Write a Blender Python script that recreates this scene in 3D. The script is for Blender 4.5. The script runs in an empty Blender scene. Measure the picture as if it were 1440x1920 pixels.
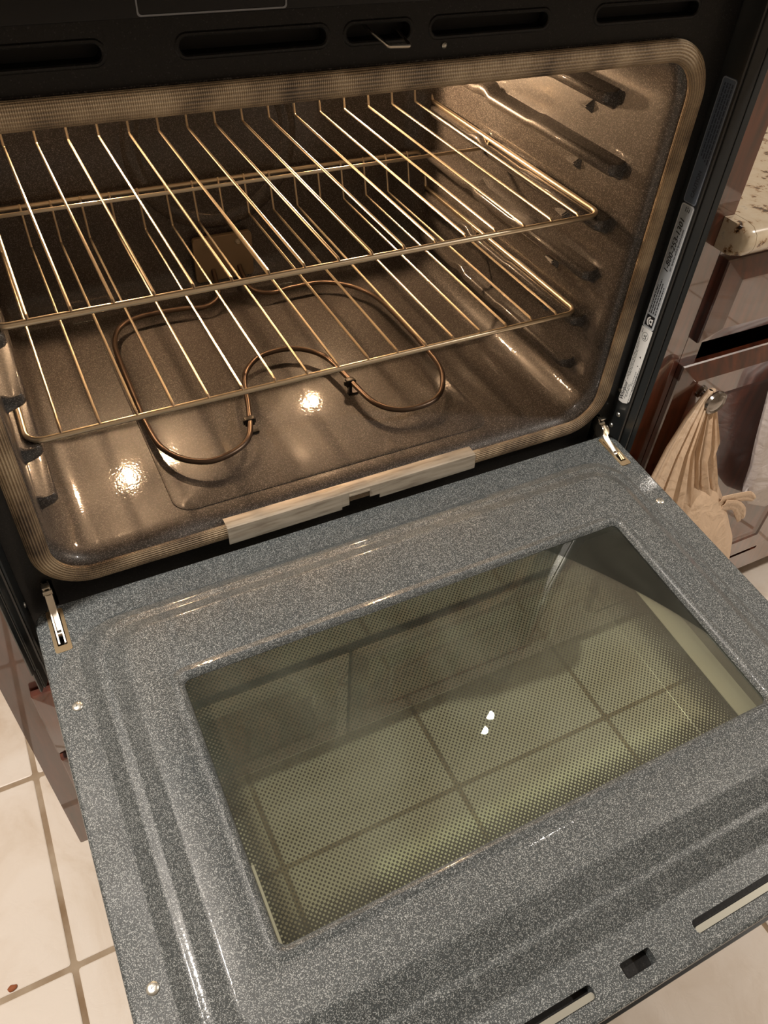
import bpy, bmesh, math, random
from mathutils import Vector, Matrix
random.seed(7)
S = bpy.context.scene
COL = S.collection
PI = math.pi

# ------------------------------------------------------------------ camera
cam_d = bpy.data.cameras.new('camera')
cam = bpy.data.objects.new('camera', cam_d)
COL.objects.link(cam)
CAM_ROT = ((0.89279847, 0.28189827, -0.35134636),
           (-0.44718629, 0.64847454, -0.61603993),
           (0.05417858, 0.70711678, 0.70501812))
CAM_LOC = (-0.3052, -0.6019, 0.6578)
cam.matrix_world = Matrix.Translation(CAM_LOC) @ Matrix(CAM_ROT).to_4x4()
cam_d.sensor_fit = 'VERTICAL'
cam_d.sensor_height = 36.0
cam_d.sensor_width = 27.0
cam_d.lens = 1478.0 / 1920.0 * 36.0
cam_d.clip_start = 0.01
S.camera = cam
S.view_settings.view_transform = 'Standard'
S.view_settings.look = 'None'
S.view_settings.gamma = 1.0
S.view_settings.exposure = 0.0
S.view_settings.use_curve_mapping = False

# ------------------------------------------------------------------ world + lamps
W = bpy.data.worlds.new('world')
S.world = W
W.use_nodes = True
W.node_tree.nodes['Background'].inputs[0].default_value = (0.9, 0.93, 1.0, 1)
W.node_tree.nodes['Background'].inputs[1].default_value = 0.05
CANS = [(-0.85, -0.14, 46.0, 0.09), (0.74, 0.17, 2.5, 0.030), (2.0, -0.80, 40.0, 0.13)]
OVEN_LAMP_POWER = 6.5


def lamp(name, kind, loc, power, color, size=0.1, rot=(0, 0, 0), parent=None, spread=None):
    d = bpy.data.lights.new(name, kind)
    d.energy = power
    d.color = color
    if kind == 'AREA':
        d.shape = 'DISK'
        d.size = size
        if spread:
            d.spread = spread
    else:
        d.shadow_soft_size = size
    o = bpy.data.objects.new(name, d)
    o.location = loc
    o.rotation_euler = rot
    COL.objects.link(o)
    if parent:
        o.parent = parent
    return o


for cx, cy, cw, cs in CANS:
    lamp('ceiling_lamp', 'AREA', (cx, cy, 1.735), cw, (1.0, 0.90, 0.80), cs)
for sx in (-1, 1):
    o = lamp('oven_lamp', 'SPOT', (sx * 0.18, 0.456, 0.340), OVEN_LAMP_POWER, (1.0, 0.63, 0.35), 0.010, (math.radians(-90), 0, 0))
    o.data.spot_size = math.radians(176)
    o.data.spot_blend = 0.15


# ------------------------------------------------------------------ material helpers
def mat(name, base=(0.5, 0.5, 0.5), rough=0.5, metal=0.0, coat=0.0, coat_rough=0.05, spec=0.5):
    m = bpy.data.materials.new(name)
    m.use_nodes = True
    b = m.node_tree.nodes['Principled BSDF']
    b.inputs['Base Color'].default_value = (*base, 1)
    b.inputs['Roughness'].default_value = rough
    b.inputs['Metallic'].default_value = metal
    b.inputs['Coat Weight'].default_value = coat
    b.inputs['Coat Roughness'].default_value = coat_rough
    b.inputs['Specular IOR Level'].default_value = spec
    return m


def nd(m, kind, **kw):
    n = m.node_tree.nodes.new(kind)
    for k, v in kw.items():
        if k.startswith('i_'):
            n.inputs[k[2:].replace('_', ' ')].default_value = v
        else:
            setattr(n, k, v)
    return n


def lk(m, a, ao, b, bi):
    m.node_tree.links.new(a.outputs[ao], b.inputs[bi])


def bsdf(m):
    return m.node_tree.nodes['Principled BSDF']


def ramp(m, stops, interp='LINEAR'):
    r = m.node_tree.nodes.new('ShaderNodeValToRGB')
    r.color_ramp.interpolation = interp
    e = r.color_ramp.elements
    while len(e) < len(stops):
        e.new(0.5)
    for el, (p, c) in zip(e, stops):
        el.position = p
        el.color = (*c, 1)
    return r


def add_bump(m, src, out, strength, dist):
    b = nd(m, 'ShaderNodeBump')
    b.inputs['Strength'].default_value = strength
    b.inputs['Distance'].default_value = dist
    lk(m, src, out, b, 'Height')
    lk(m, b, 'Normal', bsdf(m), 'Normal')
    return b


def speckled(name, dark, mid, light, scale, rough, coat, t1=0.55, t2=0.9, smudge=0.0):
    """porcelain enamel: dark ground with small pale flecks"""
    m = mat(name, dark, rough, 0, coat, 0.07)
    tc = nd(m, 'ShaderNodeTexCoord')
    w = nd(m, 'ShaderNodeTexNoise', i_Scale=scale * 0.8, i_Detail=1.0)
    lk(m, tc, 'Object', w, 'Vector')
    mp = nd(m, 'ShaderNodeVectorMath', operation='MULTIPLY_ADD')
    lk(m, w, 'Color', mp, 0)
    mp.inputs[1].default_value = (1.4 / scale,) * 3
    lk(m, tc, 'Object', mp, 2)
    v = nd(m, 'ShaderNodeTexVoronoi', i_Scale=scale)
    lk(m, mp, 0, v, 'Vector')
    sp = nd(m, 'ShaderNodeSeparateColor')
    lk(m, v, 'Color', sp, 'Color')
    r = ramp(m, [(0.0, dark), (t1, mid), (t2, mid), (min(1, t2 + 0.04), light)])
    lk(m, sp, 'Red', r, 'Fac')
    src = r
    if smudge:
        n2 = nd(m, 'ShaderNodeTexNoise', i_Scale=7.0, i_Detail=6.0)
        lk(m, tc, 'Object', n2, 'Vector')
        rr = ramp(m, [(0.45, (rough * 0.8,) * 3), (0.7, (rough + smudge,) * 3)])
        lk(m, n2, 'Fac', rr, 'Fac')
        lk(m, rr, 'Color', bsdf(m), 'Roughness')
    lk(m, src, 'Color', bsdf(m), 'Base Color')
    wv = nd(m, 'ShaderNodeTexNoise', i_Scale=330.0, i_Detail=1.0)
    lk(m, tc, 'Object', wv, 'Vector')
    bp = nd(m, 'ShaderNodeBump')
    bp.inputs['Strength'].default_value = 0.22
    bp.inputs['Distance'].default_value = 0.0004
    lk(m, wv, 'Fac', bp, 'Height')
    lk(m, bp, 'Normal', bsdf(m), 'Coat Normal')
    lk(m, bp, 'Normal', bsdf(m), 'Normal')
    return m


M = {}
M['door_enamel'] = speckled('blue_grey_speckled_enamel', (0.018, 0.021, 0.022), (0.044, 0.054, 0.058), (0.29, 0.31, 0.31), 1950, 0.55, 0.45, 0.45, 0.78, 0.10)
M['cavity_enamel'] = speckled('oven_cavity_enamel', (0.016, 0.014, 0.013), (0.050, 0.044, 0.040), (0.20, 0.185, 0.175), 1500, 0.46, 0.65, 0.4, 0.82, 0.10)
M['frame_enamel'] = speckled('black_frame_enamel', (0.006, 0.0062, 0.0065), (0.011, 0.011, 0.011), (0.030, 0.030, 0.029), 1300, 0.45, 0.10, 0.5, 0.95)
bsdf(M['frame_enamel']).inputs['Specular IOR Level'].default_value = 0.2
M['black_trim'] = mat('black_painted_trim', (0.012, 0.014, 0.015), 0.33, 0, 0.2, 0.15)
M['black'] = mat('black_void_sheet', (0.004, 0.004, 0.004), 0.7)
M['panel_glass'] = mat('black_control_glass', (0.003, 0.003, 0.003), 0.15, spec=0.2)
M['grey_line'] = mat('grey_print', (0.10, 0.10, 0.10), 0.5)
M['rack_wire'] = mat('tarnished_chrome_wire', (0.80, 0.69, 0.52), 0.33, 1.0)
M['element'] = mat('brown_element_sheath', (0.12, 0.085, 0.062), 0.36, 0.8)
M['bracket'] = mat('dark_bracket_steel', (0.05, 0.045, 0.04), 0.4, 0.8)
M['steel'] = mat('zinc_plated_steel', (0.72, 0.68, 0.60), 0.28, 1.0)
M['brass_steel'] = mat('yellow_zinc_steel', (0.80, 0.62, 0.38), 0.32, 1.0)
M['screw'] = mat('screw_steel', (0.60, 0.60, 0.55), 0.35, 0.9)
M['knob_metal'] = mat('pewter_knob', (0.30, 0.28, 0.26), 0.18, 1.0)
M['ink'] = mat('black_ink', (0.012, 0.012, 0.014), 0.5)
M['grey_ink'] = mat('grey_ink', (0.16, 0.17, 0.18), 0.6)
M['white_sticker'] = mat('white_sticker', (0.82, 0.83, 0.82), 0.42)
M['silver_sticker'] = mat('silver_sticker', (0.44, 0.48, 0.52), 0.36, 0.2)
M['blue_sticker'] = mat('blue_grey_sticker', (0.12, 0.15, 0.20), 0.35, 0.2)
M['sticker_edge'] = mat('sticker_edge', (0.30, 0.33, 0.38), 0.4)
M['lens'] = mat('lamp_lens_glass', (0.9, 0.85, 0.7), 0.1)
M['red_ink'] = mat('red_ink', (0.65, 0.04, 0.04), 0.5)
M['plaster'] = mat('cream_plaster', (0.42, 0.37, 0.31), 0.8)
M['ceiling'] = mat('white_ceiling', (0.75, 0.73, 0.70), 0.85)
M['crumb'] = mat('brown_crumb', (0.30, 0.09, 0.03), 0.7)
b_ = bsdf(M['lens'])
b_.inputs['Emission Color'].default_value = (1.0, 0.7, 0.38, 1)
b_.inputs['Emission Strength'].default_value = 12.0

# worn grey gasket channel
m = M['clip'] = mat('worn_gasket_channel', (0.42, 0.38, 0.32), 0.42, 0.6)
tc = nd(m, 'ShaderNodeTexCoord')
mp = nd(m, 'ShaderNodeMapping')
mp.inputs['Scale'].default_value = (18, 160, 160)
lk(m, tc, 'Object', mp, 'Vector')
n = nd(m, 'ShaderNodeTexNoise', i_Scale=1.5, i_Detail=7.0)
lk(m, mp, 'Vector', n, 'Vector')
r = ramp(m, [(0.3, (0.30, 0.26, 0.21)), (0.5, (0.44, 0.40, 0.33)), (0.75, (0.54, 0.50, 0.43))])
lk(m, n, 'Fac', r, 'Fac')
lk(m, r, 'Color', bsdf(m), 'Base Color')

# woven gasket
m = M['gasket'] = mat('woven_fibreglass_gasket', (0.5, 0.38, 0.24), 0.62)
tc = nd(m, 'ShaderNodeUVMap')
sx_ = nd(m, 'ShaderNodeSeparateXYZ')
lk(m, tc, 'UV', sx_, 'Vector')
mu = nd(m, 'ShaderNodeMath', operation='MULTIPLY')
mu.inputs[1].default_value = 2 * PI / 0.0016
lk(m, sx_, 'X', mu, 0)
mv = nd(m, 'ShaderNodeMath', operation='MULTIPLY')
mv.inputs[1].default_value = 2 * PI * 22
lk(m, sx_, 'Y', mv, 0)
su = nd(m, 'ShaderNodeMath', operation='SINE')
lk(m, mu, 0, su, 0)
sv = nd(m, 'ShaderNodeMath', operation='SINE')
lk(m, mv, 0, sv, 0)
ad = nd(m, 'ShaderNodeMath', operation='MULTIPLY_ADD')
lk(m, su, 0, ad, 0)
ad.inputs[1].default_value = 0.45
lk(m, sv, 0, ad, 2)
add_bump(m, ad, 0, 0.8, 0.0007)
n = nd(m, 'ShaderNodeTexNoise', i_Scale=22.0, i_Detail=4.0)
o_ = nd(m, 'ShaderNodeTexCoord')
lk(m, o_, 'Object', n, 'Vector')
ad2 = nd(m, 'ShaderNodeMath', operation='MULTIPLY_ADD')
lk(m, sv, 0, ad2, 0)
ad2.inputs[1].default_value = 0.09
lk(m, n, 'Fac', ad2, 2)
r = ramp(m, [(0.25, (0.05, 0.032, 0.02)), (0.5, (0.34, 0.25, 0.155)), (0.75, (0.60, 0.47, 0.31))])
lk(m, ad2, 0, r, 'Fac')
lk(m, r, 'Color', bsdf(m), 'Base Color')

# mahogany
m = M['wood'] = mat('glossy_mahogany', (0.13, 0.03, 0.015), 0.35, 0, 1.0, 0.03)
bsdf(m).inputs['Coat IOR'].default_value = 1.95
tc = nd(m, 'ShaderNodeTexCoord')
mp = nd(m, 'ShaderNodeMapping')
mp.inputs['Scale'].default_value = (14, 14, 1.6)
lk(m, tc, 'Object', mp, 'Vector')
n = nd(m, 'ShaderNodeTexNoise', i_Scale=6.0, i_Detail=6.0)
lk(m, mp, 'Vector', n, 'Vector')
r = ramp(m, [(0.3, (0.035, 0.007, 0.003)), (0.55, (0.085, 0.017, 0.006)), (0.8, (0.15, 0.032, 0.010))])
lk(m, n, 'Fac', r, 'Fac')
lk(m, r, 'Color', bsdf(m), 'Base Color')

# granite
m = M['granite'] = mat('cream_granite', (0.6, 0.5, 0.38), 0.18, 0, 0.6, 0.05)
tc = nd(m, 'ShaderNodeTexCoord')
n = nd(m, 'ShaderNodeTexNoise', i_Scale=48.0, i_Detail=7.0, i_Roughness=0.65)
lk(m, tc, 'Object', n, 'Vector')
r = ramp(m, [(0.36, (0.03, 0.02, 0.015)), (0.40, (0.30, 0.17, 0.08)), (0.44, (0.60, 0.50, 0.36)), (0.62, (0.66, 0.58, 0.44)), (0.72, (0.45, 0.40, 0.33))])
lk(m, n, 'Fac', r, 'Fac')
lk(m, r, 'Color', bsdf(m), 'Base Color')

# glazed floor tile, soft relief and veins
m = M['tile'] = mat('cream_floor_tile', (0.70, 0.62, 0.52), 0.55, 0, 0.12, 0.25)
tc = nd(m, 'ShaderNodeTexCoord')
n = nd(m, 'ShaderNodeTexNoise', i_Scale=5.0, i_Detail=8.0, i_Roughness=0.6, i_Distortion=1.2)
lk(m, tc, 'Object', n, 'Vector')
r = ramp(m, [(0.30, (0.56, 0.46, 0.36)), (0.40, (0.66, 0.58, 0.49)), (0.5, (0.71, 0.64, 0.56)), (0.62, (0.74, 0.68, 0.61))])
lk(m, n, 'Fac', r, 'Fac')
lk(m, r, 'Color', bsdf(m), 'Base Color')
n2 = nd(m, 'ShaderNodeTexNoise', i_Scale=26.0, i_Detail=7.0, i_Distortion=2.0)
lk(m, tc, 'Object', n2, 'Vector')
r2 = ramp(m, [(0.40, (0, 0, 0)), (0.55, (1, 1, 1))])
lk(m, n2, 'Fac', r2, 'Fac')
add_bump(m, r2, 'Color', 0.12, 0.0012)
m = M['grout'] = mat('tan_grout', (0.34, 0.26, 0.18), 0.9)
tc = nd(m, 'ShaderNodeTexCoord')
n = nd(m, 'ShaderNodeTexNoise', i_Scale=14.0, i_Detail=6.0)
lk(m, tc, 'Object', n, 'Vector')
r = ramp(m, [(0.35, (0.25, 0.17, 0.10)), (0.65, (0.42, 0.34, 0.25))])
lk(m, n, 'Fac', r, 'Fac')
lk(m, r, 'Color', bsdf(m), 'Base Color')


def bag_mat(name, c, c2, trans):
    m = mat(name, c, 0.36)
    bs = bsdf(m)
    bs.inputs['Specular IOR Level'].default_value = 0.35
    out = m.node_tree.nodes['Material Output']
    tl = nd(m, 'ShaderNodeBsdfTranslucent')
    tl.inputs['Color'].default_value = (*c2, 1)
    mx = nd(m, 'ShaderNodeMixShader')
    mx.inputs[0].default_value = trans
    lk(m, bs, 'BSDF', mx, 1)
    lk(m, tl, 'BSDF', mx, 2)
    lk(m, mx, 0, out, 'Surface')
    tc = nd(m, 'ShaderNodeTexCoord')
    n = nd(m, 'ShaderNodeTexNoise', i_Scale=28.0, i_Detail=5.0, i_Distortion=2.0)
    lk(m, tc, 'Object', n, 'Vector')
    add_bump(m, n, 'Fac', 0.6, 0.006)
    return m


M['tan_bag'] = bag_mat('tan_plastic_film', (0.76, 0.58, 0.41), (0.72, 0.52, 0.34), 0.25)
M['white_bag'] = bag_mat('white_plastic_film', (0.88, 0.84, 0.84), (0.8, 0.75, 0.75), 0.3)


def glass_mat(name, tint, refl_rough, haze, hazecol, frit=False):
    m = bpy.data.materials.new(name)
    m.use_nodes = True
    nt = m.node_tree
    for x in list(nt.nodes):
        nt.nodes.remove(x)
    out = nt.nodes.new('ShaderNodeOutputMaterial')
    tr = nt.nodes.new('ShaderNodeBsdfTransparent')
    tr.inputs[0].default_value = (*tint, 1)
    gl = nt.nodes.new('ShaderNodeBsdfGlossy')
    gl.inputs['Roughness'].default_value = refl_rough
    fr = nt.nodes.new('ShaderNodeFresnel')
    fr.inputs[0].default_value = 1.5
    df = nt.nodes.new('ShaderNodeBsdfDiffuse')
    df.inputs[0].default_value = (*hazecol, 1)
    mh = nt.nodes.new('ShaderNodeMixShader')
    tc = nt.nodes.new('ShaderNodeTexCoord')
    nz = nt.nodes.new('ShaderNodeTexNoise')
    nz.inputs['Scale'].default_value = 9.0
    nz.inputs['Detail'].default_value = 5.0
    nz.inputs['Distortion'].default_value = 0.8
    nt.links.new(tc.outputs['Object'], nz.inputs['Vector'])
    mr = nt.nodes.new('ShaderNodeMapRange')
    mr.inputs['From Min'].default_value = 0.35
    mr.inputs['From Max'].default_value = 0.7
    mr.inputs['To Min'].default_value = haze * 0.5
    mr.inputs['To Max'].default_value = haze * 1.8
    nt.links.new(nz.outputs['Fac'], mr.inputs['Value'])
    nt.links.new(mr.outputs[0], mh.inputs[0])
    nt.links.new(tr.outputs[0], mh.inputs[1])
    nt.links.new(df.outputs[0], mh.inputs[2])
    body = mh
    if frit:
        # ceramic frit: staggered black dots that swell into a solid border
        sep = nt.nodes.new('ShaderNodeSeparateXYZ')
        nt.links.new(tc.outputs['Object'], sep.inputs[0])

        def mth(op, a, b=None, c=None):
            n = nt.nodes.new('ShaderNodeMath')
            n.operation = op
            for i, v in enumerate((a, b, c)):
                if v is None:
                    continue
                if isinstance(v, (int, float)):
                    n.inputs[i].default_value = v
                else:
                    nt.links.new(v, n.inputs[i])
            return n.outputs[0]
        P = 0.0034
        k = 2 * PI / P
        X, Y = sep.outputs[0], sep.outputs[1]
        a = mth('COSINE', mth('MULTIPLY', mth('ADD', X, Y), k * 0.7071))
        b = mth('COSINE', mth('MULTIPLY', mth('SUBTRACT', X, Y), k * 0.7071))
        pat = mth('MULTIPLY', mth('ADD', a, b), 0.5)           # -1..1, dots at the peaks
        # distance to the border of the clear field, metres
        dx1 = mth('SUBTRACT', X, FRIT[0])
        dx2 = mth('SUBTRACT', FRIT[1], X)
        dy1 = mth('SUBTRACT', FRIT[3], Y)
        dy2 = mth('SUBTRACT', Y, FRIT[2])
        d = mth('MINIMUM', mth('MINIMUM', dx1, dx2), mth('MINIMUM', dy1, dy2))
        mr2 = nt.nodes.new('ShaderNodeMapRange')
        mr2.inputs['From Min'].default_value = 0.0
        mr2.inputs['From Max'].default_value = 0.040
        mr2.inputs['To Min'].default_value = -1.05
        mr2.inputs['To Max'].default_value = 0.34
        nt.links.new(d, mr2.inputs['Value'])
        msk = nt.nodes.new('ShaderNodeMapRange')
        nt.links.new(mth('SUBTRACT', pat, mr2.outputs[0]), msk.inputs['Value'])
        msk.inputs['From Min'].default_value = -0.10
        msk.inputs['From Max'].default_value = 0.10
        ink = nt.nodes.new('ShaderNodeBsdfDiffuse')
        ink.inputs[0].default_value = (0.022, 0.019, 0.016, 1)
        mi = nt.nodes.new('ShaderNodeMixShader')
        nt.links.new(msk.outputs[0], mi.inputs[0])
        nt.links.new(mh.outputs[0], mi.inputs[1])
        nt.links.new(ink.outputs[0], mi.inputs[2])
        body = mi
    mx = nt.nodes.new('ShaderNodeMixShader')
    nt.links.new(fr.outputs[0], mx.inputs[0])
    nt.links.new(body.outputs[0], mx.inputs[1])
    nt.links.new(gl.outputs[0], mx.inputs[2])
    nt.links.new(mx.outputs[0], out.inputs['Surface'])
    return m


WX0, WX1, WS0, WS1 = -0.2580, 0.2580, 0.1480, 0.3970        # window opening in the door: x and distance from the hinge edge
FRIT = (-0.272, 0.262, -0.400, -0.060)
M['inner_glass'] = glass_mat('inner_door_glass', (0.95, 0.96, 0.92), 0.0, 0.04, (0.42, 0.46, 0.38))
M['outer_glass'] = glass_mat('outer_door_glass', (0.89, 0.95, 0.86), 0.0, 0.02, (0.25, 0.25, 0.2), True)

# ------------------------------------------------------------------ mesh helpers


def obj(name, bm, material, parent=None, smooth=True, angle=0.6):
    bmesh.ops.recalc_face_normals(bm, faces=bm.faces[:])
    me = bpy.data.meshes.new(name)
    for f in bm.faces:
        f.smooth = smooth
    if smooth:
        for e in bm.edges:
            if len(e.link_faces) == 2 and e.calc_face_angle(0) > angle:
                e.smooth = False
    bm.to_mesh(me)
    bm.free()
    if isinstance(material, (list, tuple)):
        for q in material:
            me.materials.append(q)
    else:
        me.materials.append(material)
    o = bpy.data.objects.new(name, me)
    COL.objects.link(o)
    if parent:
        o.parent = parent
    return o


def tag(o, label=None, cat=None, group=None, kind=None):
    if label:
        o['label'] = label
    if cat:
        o['category'] = cat
    if group:
        o['group'] = group
    if kind:
        o['kind'] = kind
    return o


def thing(name, label, cat, loc=(0, 0, 0), group=None):
    o = bpy.data.objects.new(name, None)
    o.empty_display_size = 0.05
    o.location = loc
    COL.objects.link(o)
    return tag(o, label, cat, group)


def add_box(bm, x0, x1, y0, y1, z0, z1, bev=0.0, seg=2, rot=None):
    vs = [bm.verts.new((x, y, z)) for x in (x0, x1) for y in (y0, y1) for z in (z0, z1)]
    fs = [bm.faces.new([vs[i] for i in q]) for q in ((0, 1, 3, 2), (4, 6, 7, 5), (0, 4, 5, 1), (2, 3, 7, 6), (0, 2, 6, 4), (1, 5, 7, 3))]
    if rot is not None:
        c = Vector(((x0 + x1) / 2, (y0 + y1) / 2, (z0 + z1) / 2))
        bmesh.ops.rotate(bm, verts=vs, cent=c, matrix=rot)
    if bev:
        es = list({e for f in fs for e in f.edges})
        bmesh.ops.bevel(bm, geom=es, offset=bev, segments=seg, profile=0.5, affect='EDGES')
    return vs


def box(name, material, parent, x0, x1, y0, y1, z0, z1, bev=0.001, seg=2):
    bm = bmesh.new()
    add_box(bm, x0, x1, y0, y1, z0, z1, bev, seg)
    return obj(name, bm, material, parent)


def fillet(pts, r, closed=False, seg=6):
    """round the corners of a polyline; r scalar or list"""
    P = [Vector(p) for p in pts]
    n = len(P)
    out = []
    for i in range(n):
        if not closed and i in (0, n - 1):
            out.append(P[i])
            continue
        a, b, c = P[i - 1], P[i], P[(i + 1) % n]
        u = (a - b)
        v = (c - b)
        lu, lv = u.length, v.length
        u.normalize()
        v.normalize()
        rr = r[i] if isinstance(r, (list, tuple)) else r
        ang = u.angle(v)
        if rr <= 0 or ang > PI - 0.02:
            out.append(b)
            continue
        d = min(rr / math.tan(ang / 2), lu * 0.49, lv * 0.49)
        rr = d * math.tan(ang / 2)
        cen = b + (u + v).normalized() * (rr / math.sin(ang / 2))
        s = b + u * d - cen
        e = b + v * d - cen
        th = s.angle(e)
        ax = s.cross(e).normalized()
        for k in range(seg + 1):
            out.append(cen + Matrix.Rotation(th * k / seg, 3, ax) @ s)
    return out


def catmull(pts, n=6):
    P = [Vector(p) for p in pts]
    out = []
    for i in range(len(P) - 1):
        a = P[max(i - 1, 0)]
        b, c = P[i], P[i + 1]
        d = P[min(i + 2, len(P) - 1)]
        for k in range(n):
            t = k / n
            out.append(0.5 * ((2 * b) + (c - a) * t + (2 * a - 5 * b + 4 * c - d) * t * t + (3 * b - a - 3 * c + d) * t ** 3))
    out.append(P[-1])
    return out


def add_tube(bm, pts, r, seg=10, closed=False, profile=None, up=None, caps=True, uv=None):
    """sweep a circle (or a profile [(a,b)..]) along pts with parallel-transport frames"""
    P = [Vector(p) for p in pts]
    n = len(P)
    T = []
    for i in range(n):
        if closed:
            t = P[(i + 1) % n] - P[i - 1]
        else:
            t = P[min(i + 1, n - 1)] - P[max(i - 1, 0)]
        T.append(t.normalized())
    nrm = Vector(up) if up else (Vector((0, 0, 1)) if abs(T[0].z) < 0.9 else Vector((1, 0, 0)))
    rings = []
    dist = 0
    dl = []
    for i in range(n):
        if up:
            nrm = Vector(up)
        nrm = (nrm - T[i] * nrm.dot(T[i])).normalized()
        bi = T[i].cross(nrm)
        rr = r[i] if isinstance(r, (list, tuple)) else r
        if profile:
            ring = [bm.verts.new(P[i] + bi * a + nrm * b) for a, b in profile]
        else:
            ring = [bm.verts.new(P[i] + (bi * math.cos(2 * PI * k / seg) + nrm * math.sin(2 * PI * k / seg)) * rr) for k in range(seg)]
        rings.append(ring)
        dl.append(dist)
        if i < n - 1:
            dist += (P[i + 1] - P[i]).length
    m = len(rings[0])
    lay = bm.loops.layers.uv.verify() if uv else None
    for i in range(n if closed else n - 1):
        A, B = rings[i], rings[(i + 1) % n]
        for k in range(m):
            f = bm.faces.new((A[k], A[(k + 1) % m], B[(k + 1) % m], B[k]))
            if lay:
                u0 = dl[i]
                u1 = dl[i + 1] if i + 1 < n else dist + (P[0] - P[-1]).length
                for lp, (uu, vv) in zip(f.loops, ((u0, k / m), (u0, (k + 1) / m), (u1, (k + 1) / m), (u1, k / m))):
                    lp[lay].uv = (uu, vv)
    if caps and not closed:
        bm.faces.new(rings[0][::-1])
        bm.faces.new(rings[-1])
    return rings


def rrect(x0, x1, y0, y1, r, seg=6):
    """rounded rectangle, counter-clockwise, 4*(seg+1) points"""
    out = []
    r = max(r, 1e-5)
    for cx, cy, a in ((x1 - r, y0 + r, -PI / 2), (x1 - r, y1 - r, 0), (x0 + r, y1 - r, PI / 2), (x0 + r, y0 + r, PI)):
        for k in range(seg + 1):
            t = a + PI / 2 * k / seg
            out.append((cx + r * math.cos(t), cy + r * math.sin(t)))
    return out


def add_loft(bm, rings, close=True, cap0=False, cap1=False):
    vr = [[bm.verts.new(p) for p in ring] for ring in rings]
    m = len(vr[0])
    for A, B in zip(vr, vr[1:]):
        for k in range(m if close else m - 1):
            bm.faces.new((A[k], A[(k + 1) % m], B[(k + 1) % m], B[k]))
    if cap0:
        bm.faces.new(vr[0][::-1])
    if cap1:
        bm.faces.new(vr[-1])
    return vr


def add_plate(bm, outer, holes, conv, depth=0.0):
    """planar sheet from 2D loops with holes; depth > 0 adds walls into the holes (conv(x, y, d))"""
    loops = []
    for lp in [outer] + holes:
        vs = [bm.verts.new(conv(x, y, 0)) for x, y in lp]
        es = [bm.edges.new((vs[i], vs[(i + 1) % len(vs)])) for i in range(len(vs))]
        loops.append((vs, es))
    bmesh.ops.triangle_fill(bm, use_beauty=True, edges=[e for _, es in loops for e in es])
    if depth:
        for lp in holes:
            add_loft(bm, [[conv(x, y, 0) for x, y in lp], [conv(x, y, depth) for x, y in lp]])


def lathe(bm, prof, cen, axis='z', seg=20):
    rings = []
    for r, h in prof:
        ring = []
        for k in range(seg):
            a = 2 * PI * k / seg
            c, s = r * math.cos(a), r * math.sin(a)
            p = {'z': (c, s, h), 'y': (c, h, s), 'x': (h, c, s)}[axis]
            ring.append(Vector(cen) + Vector(p))
        rings.append(ring)
    add_loft(bm, rings, True, True, True)


def text_mesh(body, size, shear=0.0, extrude=0.0001):
    cu = bpy.data.curves.new('text', 'FONT')
    cu.body = body
    cu.size = size
    cu.shear = shear
    cu.extrude = extrude
    cu.offset = size * 0.012
    cu.align_x = 'LEFT'
    cu.resolution_u = 3
    o = bpy.data.objects.new('text', cu)
    COL.objects.link(o)
    bpy.context.view_layer.update()
    dg = bpy.context.evaluated_depsgraph_get()
    me = bpy.data.meshes.new_from_object(o.evaluated_get(dg))
    bpy.data.objects.remove(o)
    return me


# ------------------------------------------------------------------ the room
FZ = -0.66            # floor level
T = 0.3285
bm = bmesh.new()
add_box(bm, -2.3, 2.6, -3.2, 0.66, FZ - 0.05, FZ - 0.0015)
i0 = -6
fl = obj('floor', bm, [M['grout'], M['tile']], None)
bm = bmesh.new()
bm.from_mesh(fl.data)
G = 0.0045
gx0, gy0 = -0.493, -0.117
for i in range(-6, 10):
    for j in range(-10, 3):
        x0 = gx0 + i * T + G
        x1 = gx0 + (i + 1) * T - G
        y0 = gy0 + j * T + G
        y1 = gy0 + (j + 1) * T - G
        x0, x1, y0, y1 = max(x0, -2.3), min(x1, 2.6), max(y0, -3.2), min(y1, 0.66)
        if x1 - x0 < 0.01 or y1 - y0 < 0.01:
            continue
        n0 = len(bm.faces)
        rr = [Vector((x, y, 0)) for x, y in rrect(x0, x1, y0, y1, 0.004, 2)]
        rr2 = [Vector((x, y, 0)) for x, y in rrect(x0 + 0.0015, x1 - 0.0015, y0 + 0.0015, y1 - 0.0015, 0.004, 2)]
        dz = random.uniform(-0.0003, 0.0003)
        v = add_loft(bm, [[p + Vector((0, 0, FZ - 0.0015)) for p in rr], [p + Vector((0, 0, FZ - 0.0006 + dz)) for p in rr], [p + Vector((0, 0, FZ + dz)) for p in rr2]], True, False, True)
        bm.faces.ensure_lookup_table()
        for f in bm.faces[n0:]:
            f.material_index = 1
bm.to_mesh(fl.data)
bm.free()
tag(fl, kind='structure')
for nm, a in (('wall_back', (-2.3, 2.6, 0.66, 0.76, FZ, 1.76)), ('wall_front', (-2.3, 2.6, -3.3, -3.2, FZ, 1.76)),
              ('wall_left', (-2.4, -2.3, -3.2, 0.66, FZ, 1.76)), ('wall_right', (2.6, 2.7, -3.2, 0.66, FZ, 1.76))):
    tag(box(nm, M['plaster'], None, *a, 0), kind='structure')
bm = bmesh.new()
add_box(bm, -2.4, 2.7, -3.3, 0.76, 1.76, 1.86)
tag(obj('ceiling', bm, M['ceiling'], None), kind='structure')

# ------------------------------------------------------------------ tall oven cabinet
FY = 0.010            # face plane of the cabinets


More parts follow.
